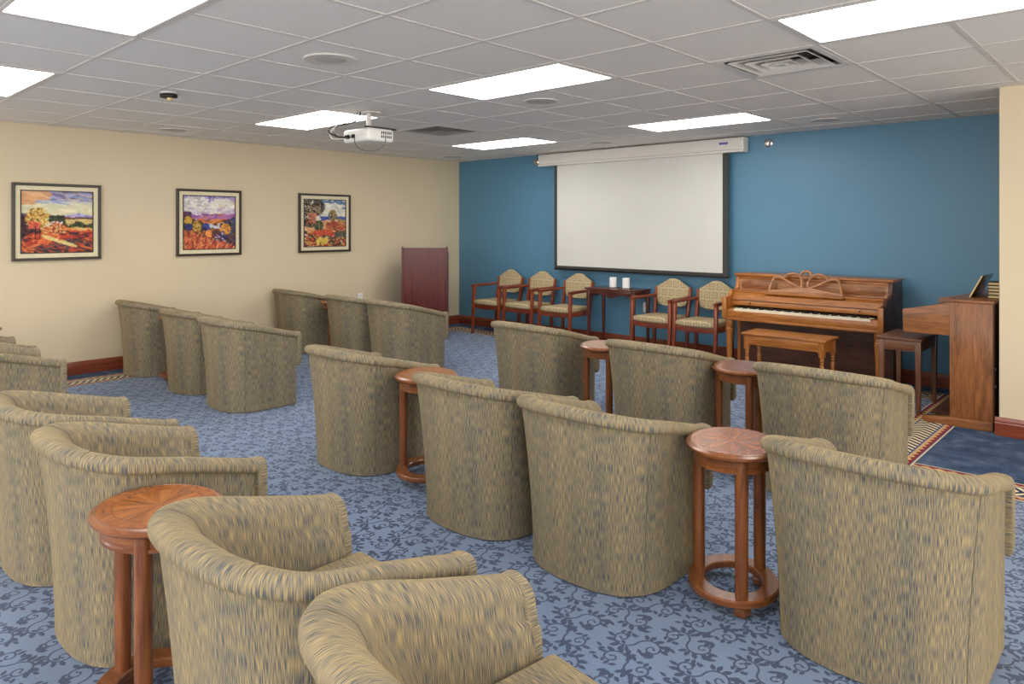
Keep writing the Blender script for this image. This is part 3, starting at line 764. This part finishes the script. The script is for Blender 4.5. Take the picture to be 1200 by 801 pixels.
# ================================================================ round side tables
def side_table(label):
    t = thing('round_side_table', label, 'table', group='small round side tables')
    TZ = .595; K = .86
    obj('top_rim', lathe([(.150, TZ-.004), (.182, TZ-.002), (.184, TZ-.001), (.188, TZ-.0035), (.195, TZ-.004), (.205, TZ-.011), (.205, TZ-.019), (.195, TZ-.027), (.165, TZ-.029), (.150, TZ-.026)], 64, caps=False, sx=K), 'cherry', t)
    obj('veneer_top', lathe([(.183, TZ-.006), (.183, TZ-.0015), (.05, TZ-.0015), (.002, TZ-.0015)], 64, sx=K), 'veneer', t)
    obj('apron', lathe([(.150, TZ-.028), (.170, TZ-.028), (.170, TZ-.062), (.175, TZ-.066), (.175, TZ-.075), (.166, TZ-.079), (.150, TZ-.076)], 64, caps=False, sx=K), 'cherry', t)
    obj('base_ring', lathe([(.126, .045), (.126, .068), (.131, .072), (.190, .072), (.196, .067), (.196, .048), (.190, .044), (.131, .044), (.126, .045)], 64, caps=False, sx=K), 'cherry', t)
    for a in (-77, 43, 163):
        a = math.radians(a); c = (.158*K*math.cos(a), .158*math.sin(a))
        obj('leg', lathe([(.0225, .070), (.0240, .20), (.0240, TZ-.028)], 20, c), 'cherry', t)
        f = lathe([(.016, .002), (.026, .010), (.030, .024), (.026, .038), (.016, .046)], 20, c)
        for v in f.verts:
            b_ = math.atan2(v.co.y-c[1], v.co.x-c[0]); k = 1+.13*math.cos(b_*5)
            v.co.x = c[0]+(v.co.x-c[0])*k; v.co.y = c[1]+(v.co.y-c[1])*k
        obj('claw_foot', f, 'cherry', t)
    return t
TB = [
 (-1.25, 2.60, .44, 'round side table with claw feet between the two big tub chairs at the right'),
 (-3.08, 2.62, .85, 'round side table between two tub chairs in the middle of the room'),
 (-6.79, 2.80, .3, 'side table showing only a leg between middle-row tub chairs at the left wall'),
 (-2.205, .845, 4.83, 'round side table with a sunburst veneer top, in the left foreground'),
 (-7.09, 1.27, 0, 'side table peeping in at the extreme left edge under the leftmost painting'),
 (-6.83, 4.52, .4, 'farthest side table, between the two tub chairs nearest the tan wall'),
 (-2.93, 4.12, .6, 'round side table in front of the console table, in the row nearest the screen'),
 (-1.88, 4.03, .5, 'round side table in front of the piano bench, in the row nearest the screen')]
first = None
for x, y, rz, lab in TB:
    if first is None: first = side_table(lab); first.location = (x, y, 0); first.rotation_euler.z = rz
    else: dup(first, (x, y, 0), rz, lab)

# ================================================================ lectern
t = thing('lectern', 'dark mahogany lectern in the corner by the blue wall', 'lectern', (-6.985, 5.91, 0), math.atan2(.42, .41))
W_, D_ = .575/2, .45
sidep = [(0, 0), (D_, 0), (D_, 1.06), (.03, 1.15), (0, 1.15)]
obj('front_panel', box((-W_+.02, .012, .0), (W_-.02, .032, 1.145)), 'mahogany', t, smooth=False)
for s in (-1, 1):
    obj('side_panel', prism([(a, b_) for a, b_ in sidep], 'x', s*W_-.0 if s < 0 else s*W_-.022, s*W_+.022 if s < 0 else s*W_, .002), 'mahogany', t)
    obj('corner_post', lathe([(.012, 0), (.012, 1.155), (.006, 1.162)], 12, (s*(W_-.008), .008)), 'mahogany', t)
for g in (-.17, -.155, .155, .17): obj('groove_bead', box((g-.0015, .009, .04), (g+.0015, .013, 1.12)), 'console_wood', t, smooth=False)
obj('slanted_top', prism([(.03, 1.128), (D_-.005, 1.04), (D_-.005, 1.056), (.03, 1.144)], 'x', -W_+.022, W_-.022), 'mahogany', t)
obj('shelf', box((-W_+.022, .035, .55), (W_-.022, D_-.03, .57)), 'mahogany', t, smooth=False)
obj('base_rail', box((-W_+.022, .04, 0), (W_-.022, D_-.02, .07)), 'mahogany', t, smooth=False)

# ================================================================ wall armchairs
def armchair(label):
    t = thing('armchair', label, 'chair', group='wooden armchairs along the blue wall')
    for s in (-1, 1):
        # rear leg and upright, leaning back a little
        nb = bar((s*.205, .16, 0), (s*.205, .17, .42), (.03, .036), (.034, .042)); bar((s*.205, .17, .40), (s*.215, .235, .74), (.034, .042), (.028, .034), bm=nb)
        obj('rear_leg', nb, 'armchair_wood', t)
        obj('front_leg', bar((s*.236, -.265, 0), (s*.232, -.235, .625), (.028, .03), (.036, .042)), 'armchair_wood', t)
        P = [(s*.233, -.265, .632), (s*.238, -.12, .642), (s*.235, .05, .635), (s*.213, .22, .645)]
        nb = tube(bez(P, 10), .017, 10, rr=[.021-.006*abs(i-2)/8 for i in range(11)])
        obj('armrest', nb, 'armchair_wood', t)
        obj('side_rail', box((s*.225-.012, -.22, .345), (s*.225+.012, .17, .40), .004), 'armchair_wood', t)
    fr = [(-.235, .345), (-.235, .40)]+[(-.235+.047*i, .40) for i in range(1, 11)]+[(.235, .345)]+[(.235-.047*i, .345-.012*math.sin(PI*i/10)) for i in range(1, 10)]
    obj('front_rail', prism(fr, 'y', -.245, -.222, .003), 'armchair_wood', t)
    obj('back_rail', box((-.2, .165, .35), (.2, .187, .40), .003), 'armchair_wood', t)
    sp = [(-.225, -.25), (-.12, -.285), (.12, -.285), (.225, -.25), (.205, .15), (-.205, .15)]
    nb = prism(sp, 'z', .395, .445, .018, seg=3)
    for v in nb.verts:
        if v.co.z > .43: v.co.z += .02*max(0, 1-(v.co.x/.23)**2)
    obj('seat', nb, 'arm_fabric', t, angle=60)
    bp = [(-.17, .545), (-.10, .525), (.10, .525), (.17, .545), (.192, .60), (.198, .745), (.13, .785), (.05, .832), (0, .838), (-.05, .832), (-.13, .785), (-.198, .745), (-.192, .60)]
    nb = prism(bp, 'y', -.022, .022, .014, seg=3)
    nb.transform(Matrix.Translation((0, .225, 0)) @ Matrix.Translation((0, 0, .68)) @ Matrix.Rotation(math.radians(-9), 4, 'X') @ Matrix.Translation((0, 0, -.68)))
    obj('backrest', nb, 'arm_fabric', t, angle=50)
    return t
AC = [(-6.60, 'wooden armchair with tan patterned fabric, nearest the lectern'), (-6.04, 'wooden armchair second from the lectern, under the left edge of the screen'),
      (-5.445, 'wooden armchair just left of the console table with the candles'), (-4.12, 'wooden armchair just right of the console table with the candles'),
      (-3.60, 'wooden armchair beside the left end of the piano')]
first = None
for x, lab in AC:
    if first is None: first = armchair(lab); first.location = (x, 6.87, 0)
    else: dup(first, (x, 6.87, 0), 0, lab)

# ================================================================ console table with candles
t = thing('console_table', 'narrow dark wood console table under the projection screen', 'table', (-4.765, 6.955, 0))
hw, hd = .345, .185
top = []
for i in range(41):
    q = -1+i/20; top.append((q*hw, -hd-.012*math.cos(q*PI*2)*(1-abs(q))))
top += [(hw-.01, hd), (-hw+.01, hd)]
obj('tabletop', prism(top, 'z', .682, .702, .006), 'console_wood', t)
ap = [(-hw+.03, .682), (-hw+.03, .61)]+[(-hw+.06+(2*hw-.12)*i/24, .60+.028*abs(math.sin(PI*(i/24-.5)*2))-.012*math.cos(PI*(i/12-1))) for i in range(25)]+[(hw-.03, .61), (hw-.03, .682)]
obj('front_apron', prism(ap, 'y', -hd+.02, -hd+.038, .002), 'console_wood', t)
obj('back_apron', box((-hw+.03, hd-.04, .60), (hw-.03, hd-.02, .682)), 'console_wood', t, smooth=False)
for s in (-1, 1):
    obj('side_apron', box((s*(hw-.04)-.009, -hd+.03, .60), (s*(hw-.04)+.009, hd-.03, .682)), 'console_wood', t, smooth=False)
    for q in (-1, 1): obj('leg', bar((s*(hw-.035), q*(hd-.035), 0), (s*(hw-.035), q*(hd-.035), .682), (.022, .022), (.042, .042)), 'console_wood', t)
    k = obj('knob', lathe([(.004, 0), (.010, .006), (.008, .014)], 12), 'chrome', t, (s*(hw-.035), -hd+.012, .59)); k.rotation_euler = (PI/2, 0, 0)
CX_, CY_ = -4.70, 6.80
for x, lab in ((-4.815, 'left white pillar candle on the console table'), (-4.635, 'right white pillar candle on the console table')):
    g = tag(obj('glass_dish', lathe([(.002, .0015), (.06, .0015), (.074, .007), (.077, .013), (.072, .0125), (.058, .006), (.002, .0055)], 32), 'glass', None, (x, 6.93, .702)), lab.replace('white pillar candle', 'clear glass dish under the candle'), 'dish', 'glass candle dishes')
    c = thing('pillar_candle', lab, 'candle', (x, 6.93, .708), 0, 'white pillar candles')
    obj('wax', lathe([(.041, 0), (.042, .003), (.042, .112), (.039, .116), (.03, .111), (.002, .109)], 28), 'candle', c)
    obj('wick', tube([(0, 0, .107), (.001, 0, .119), (.004, 0, .124)], .0012, 5), 'black', c)

# ================================================================ piano
t = thing('upright_piano', 'walnut upright piano with carved music desk against the blue wall', 'piano', (-2.53, 7.12, 0))
# local: x -.72...72, y 0 back .. -.57 front
hw = .72
sp = [(0, .0), (-.27, .0), (-.27, .50), (-.57, .52), (-.575, .53), (-.575, .70), (-.565, .725), (-.53, .735), (-.49, .735), (-.465, .745), (-.45, .775), (-.42, .79), (-.36, .79), (-.325, .80), (-.305, .83), (-.30, .88), (-.29, .925), (0, .925)]
for s in (-1, 1):
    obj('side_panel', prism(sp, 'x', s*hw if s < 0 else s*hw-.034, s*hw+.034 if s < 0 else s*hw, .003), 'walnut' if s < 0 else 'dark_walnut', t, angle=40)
obj('lid', box((-hw-.012, -.315, .925), (hw+.012, .0, .95), .008, 3), 'walnut', t)
obj('top_rail', box((-hw+.034, -.295, .895), (hw-.034, -.27, .925), .003), 'walnut', t)
obj('upper_panel', box((-hw+.034, -.29, .785), (hw-.034, -.275, .895)), 'rosy_walnut', t, smooth=False)
for s in (-1, 1):
    x0, x1 = (-.66, -.30) if s < 0 else (.30, .66)
    c = .018; P = [(x0+c, .80), (x1-c, .80), (x1, .80+c), (x1, .885-c), (x1-c, .885), (x0+c, .885), (x0, .885-c), (x0, .80+c)]
    obj('raised_panel', prism(P, 'y', -.297, -.289, .004), 'organ_wood', t)
obj('shelf_ledge', box((-hw+.034, -.40, .768), (hw-.034, -.27, .786), .005), 'walnut', t)
obj('fallboard', prism([(-.275, .768), (-.40, .768), (-.43, .75), (-.45, .675), (-.447, .648), (-.43, .641), (-.275, .641)], 'x', -hw+.034, hw-.034), 'walnut', t, angle=25)
obj('fallboard_moulding', box((-hw+.034, -.452, .693), (hw-.034, -.437, .70), .002), 'dark_walnut', t)
obj('key_bed', box((-hw+.002, -.565, .515), (hw-.002, -.02, .565), .003), 'walnut', t)
obj('key_slip', box((-hw+.034, -.578, .53), (hw-.034, -.562, .602), .004), 'walnut', t)
obj('slip_moulding', box((-hw, -.583, .512), (hw, -.574, .535), .003), 'walnut', t)
for s in (-1, 1):
    obj('cheek_block', box((s*.652-.034, -.556, .565), (s*.652+.034, -.44, .618), .004), 'walnut', t)
    obj('arm_cap', box((s*(hw-.017)-.024, -.59, .528), (s*(hw-.017)+.024, -.572, .73), .005), 'walnut', t)
wk = bmesh.new(); bk = bmesh.new(); kw = 1.236/52
for i in range(52):
    x0 = -.618+i*kw; box((x0+.0006, -.560, .600), (x0+kw-.0006, -.42, .624), .001, 1, wk)
    if i < 51 and (i % 7) in (0, 2, 3, 5, 6): box((x0+kw-.0065, -.515, .623), (x0+kw+.0065, -.42, .638), .0015, 1, bk)
o = obj('white_keys', wk, 'ivory', t, smooth=False); o['kind'] = 'stuff'
o = obj('black_keys', bk, 'black', t, smooth=False); o['kind'] = 'stuff'
obj('key_frame', box((-.62, -.55, .565), (.62, -.43, .600)), 'dark_walnut', t, smooth=False)
for x in (-.50, .50):
    k = obj('knob', lathe([(.003, 0), (.008, .006), (.007, .011), (.002, .014)], 14), 'console_wood', t, (x, -.448, .672)); k.rotation_euler = (PI/2, 0, 0)
# turned front legs
for x in (-hw+.045, hw-.045):
    obj('leg', lathe([(.018, 0), (.022, .02), (.020, .04), (.030, .30), (.036, .40), (.037, .425), (.028, .435), (.036, .445), (.028, .455), (.037, .467), (.037, .49), (.034, .515)], 24, (x, -.53)), 'walnut', t)
    obj('toe_block', box((x-.03, -.52, .0), (x+.03, -.27, .05), .006), 'dark_walnut', t)
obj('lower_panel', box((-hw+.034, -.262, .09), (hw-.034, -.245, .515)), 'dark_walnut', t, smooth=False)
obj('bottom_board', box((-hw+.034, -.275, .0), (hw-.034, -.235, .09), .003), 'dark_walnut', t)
for x in (-.1, 0, .1): obj('pedal', box((x-.02, -.36, .035), (x+.02, -.255, .047), .005), 'chrome', t)
obj('back_frame', box((-hw+.034, -.03, .02), (hw-.034, -.005, .92)), 'dark_walnut', t, smooth=False)
# carved music desk: shelf plus scrolling fretwork
md = thing('music_desk', '', ''); del md['label'], md['category']; md.parent = t
D = obj('music_desk', prism([(-.345, .775), (.345, .775), (.345, .812), (.25, .818), (.13, .84), (0, .85), (-.13, .84), (-.25, .818), (-.345, .812)], 'y', -.415, -.40, .004), 'rosy_walnut', t)
bpy.data.objects.remove(md)
fw = bmesh.new()
def curve2(P, r=.0135): tube([(q.x, -.405+.05*max(0, (q.y-.82)/.15), q.y) for q in bez([(a, b_, 0) for a, b_ in P], 18)], r, 8, fw)
for s_ in (-1, 1):
    curve2([(s_*.33, .80), (s_*.325, .86), (s_*.295, .925)], .012)
    curve2([(s_*.295, .922), (s_*.24, .955), (s_*.19, .915), (s_*.14, .87), (s_*.03, .838)])
    curve2([(s_*.205, .925), (s_*.16, .995), (s_*.03, 1.0), (s_*.02, .90), (s_*.03, .838)])
    curve2([(s_*.05, .955), (s_*.04, 1.0), (0, .995)])
curve2([(-.045, .945), (0, .925), (.045, .945)], .007)
obj('fretwork', fw, 'rosy_walnut', D)
obj('desk_ledge', box((-.36, -.44, .768), (.36, -.395, .779), .003), 'walnut', D)

# ================================================================ piano bench
t = thing('piano_bench', 'long walnut piano bench with turned legs in front of the piano', 'bench', (-2.45, 6.16, 0))
hw, hd = .36, .165
obj('seat', box((-hw, -hd, .465), (hw, hd, .488), .007, 3), 'walnut', t)
ap = [(-hw+.03, .462), (-hw+.03, .36), (-hw+.06, .375)]+[(-.28+.56*i/8, .385) for i in range(9)]+[(hw-.06, .375), (hw-.03, .36), (hw-.03, .462)]
for y in (-hd+.02, hd-.036): obj('long_apron', prism(ap, 'y', y, y+.016, .002), 'walnut', t)
for s in (-1, 1):
    obj('end_apron', box((s*(hw-.038)-.008, -hd+.03, .375), (s*(hw-.038)+.008, hd-.03, .462)), 'walnut', t, smooth=False)
    for q in (-1, 1):
        nb = lathe([(.011, 0), (.014, .02), (.010, .04), (.014, .14), (.018, .24), (.018, .27), (.012, .28), (.019, .29), (.012, .30), (.019, .315), (.016, .33), (.020, .345)], 18, (s*(hw-.04), q*(hd-.04)))
        box((s*(hw-.04)-.022, q*(hd-.04)-.022, .34), (s*(hw-.04)+.022, q*(hd-.04)+.022, .465), .003, 1, nb)
        obj('leg', nb, 'walnut', t)

# ================================================================ organ bench
t = thing('organ_bench', 'plain brown wooden bench with square legs beside the organ', 'bench', (-1.555, 6.29, 0))
hw, hd = .15, .27
obj('seat', box((-hw-.008, -hd, .545), (hw+.008, hd, .567), .005), 'stool_wood', t)
for y in (-hd+.012, hd-.03): obj('end_apron', box((-hw+.03, y, .468), (hw-.03, y+.018, .545), .002), 'stool_wood', t)
for s in (-1, 1):
    obj('side_apron', box((s*(hw-.018)-.009, -hd+.04, .468), (s*(hw-.018)+.009, hd-.04, .545), .002), 'stool_wood', t)
    for q in (-1, 1): obj('leg', bar((s*(hw-.022), q*(hd-.03), 0), (s*(hw-.022), q*(hd-.03), .545), (.03, .03), (.042, .042), .003), 'stool_wood', t)

# ================================================================ organ
t = thing('electronic_organ', 'brown walnut electronic organ seen from its side, in the right corner', 'organ', (0, 0, 0))
x0, x1, ya, yb = -1.185, -.925, 5.865, 7.0
for y in (ya, yb-.03):
    n_ = 'side_panel'
    obj(n_, box((x0, y, .05), (x1, y+.03, .878), .002), 'organ_wood', t)
    obj('key_cheek', prism([(x0, .638), (-1.485, .638), (-1.49, .805), (-1.46, .812), (x0, .872)], 'y', y+.004, y+.028, .003), 'organ_wood', t)
    obj('foot_rail', prism([(x1, 0), (-1.34, 0), (-1.365, .02), (-1.36, .04), (-1.19, .062), (x1, .062)], 'y', y-.008, y+.045, .004), 'organ_wood', t)
obj('top_board', box((x0-.006, ya-.006, .878), (x1+.008, yb+.004, .898), .003), 'organ_wood', t)
obj('back_panel', box((x1-.004, ya+.02, .06), (x1+.006, yb-.02, .875)), 'dark_walnut', t, smooth=False)
obj('knee_board', box((x0+.02, ya+.03, .10), (x0+.035, yb-.03, .64)), 'dark_walnut', t, smooth=False)
obj('key_shelf', box((-1.475, ya+.03, .638), (x0+.02, yb-.03, .665)), 'organ_wood', t, smooth=False)
obj('key_cover', prism([(x0+.02, .80), (-1.36, .775), (-1.45, .76), (-1.45, .775), (-1.36, .80), (x0+.02, .872)], 'y', ya+.03, yb-.03), 'organ_wood', t, angle=25)
for nm, z0, xa in (('lower_manual', .665, -1.44), ('upper_manual', .705, -1.36)):
    kb = bmesh.new()
    for i in range(44):
        y0 = ya+.06+i*.0233; box((xa, y0, z0), (xa+.12, y0+.0223, z0+.018), 0, 1, kb)
    o = obj(nm, kb, 'ivory', t, smooth=False); o['kind'] = 'stuff'
pb = bmesh.new()
for i in range(13): box((-1.34, ya+.15+i*.06, .03), (-1.06, ya+.18+i*.06, .05), .003, 1, pb)
o = obj('pedal_board', pb, 'dark_walnut', t); 
for z in (.42, .30): obj('back_latch', box((x1+.006, ya+.02, z), (x1+.016, ya+.04, z+.02), .002), 'black_border', t)
# music rest: tilted glossy panel
rest = box((-.006, 0, 0), (.006, .42, .175), .003)
rest.transform(Matrix.Rotation(math.radians(26), 4, 'Y'))
mr = tag(obj('music_rest', rest, 'gloss_black', None, (-1.105, 6.10, .9)), 'tilted glossy black music rest standing on the organ', 'music rest')
for P in ([(0, -.004, -.0), (0, .0, 0)],): pass
e = obj('edge_trim', (lambda q: (q.transform(Matrix.Rotation(math.radians(26), 4, 'Y')), q)[1])(box((-.005, -.002, .0), (.005, .001, .178), .001, 1)), 'pages', mr)
e['label'] = 'pale edge strip'
bl = ['bottom book of the pale-paged stack on the organ', 'second book from the bottom of the stack on the organ', 'middle book of the stack on the organ', 'second book from the top of the stack on the organ', 'top book of the stack on the organ, behind the music rest']
z = .899
for k, lab in enumerate(bl):
    b_ = thing('hymn_book', lab, 'book', (-.952+.002*(k % 2), 6.20+.003*(k % 3), z), 0, 'stack of books on the organ')
    h = .023
    obj('pages', box((-.042, -.075, .003), (.031, .075, h-.003), .001, 1), 'pages', b_, smooth=False)
    cv = box((-.045, -.08, 0), (.034, .08, .004)); box((-.045, -.08, h-.004), (.034, .08, h), 0, 1, cv); box((.031, -.08, 0), (.034, .08, h), 0, 1, cv)
    obj('cover', cv, 'cover', b_, smooth=False)
    z += h+.0005
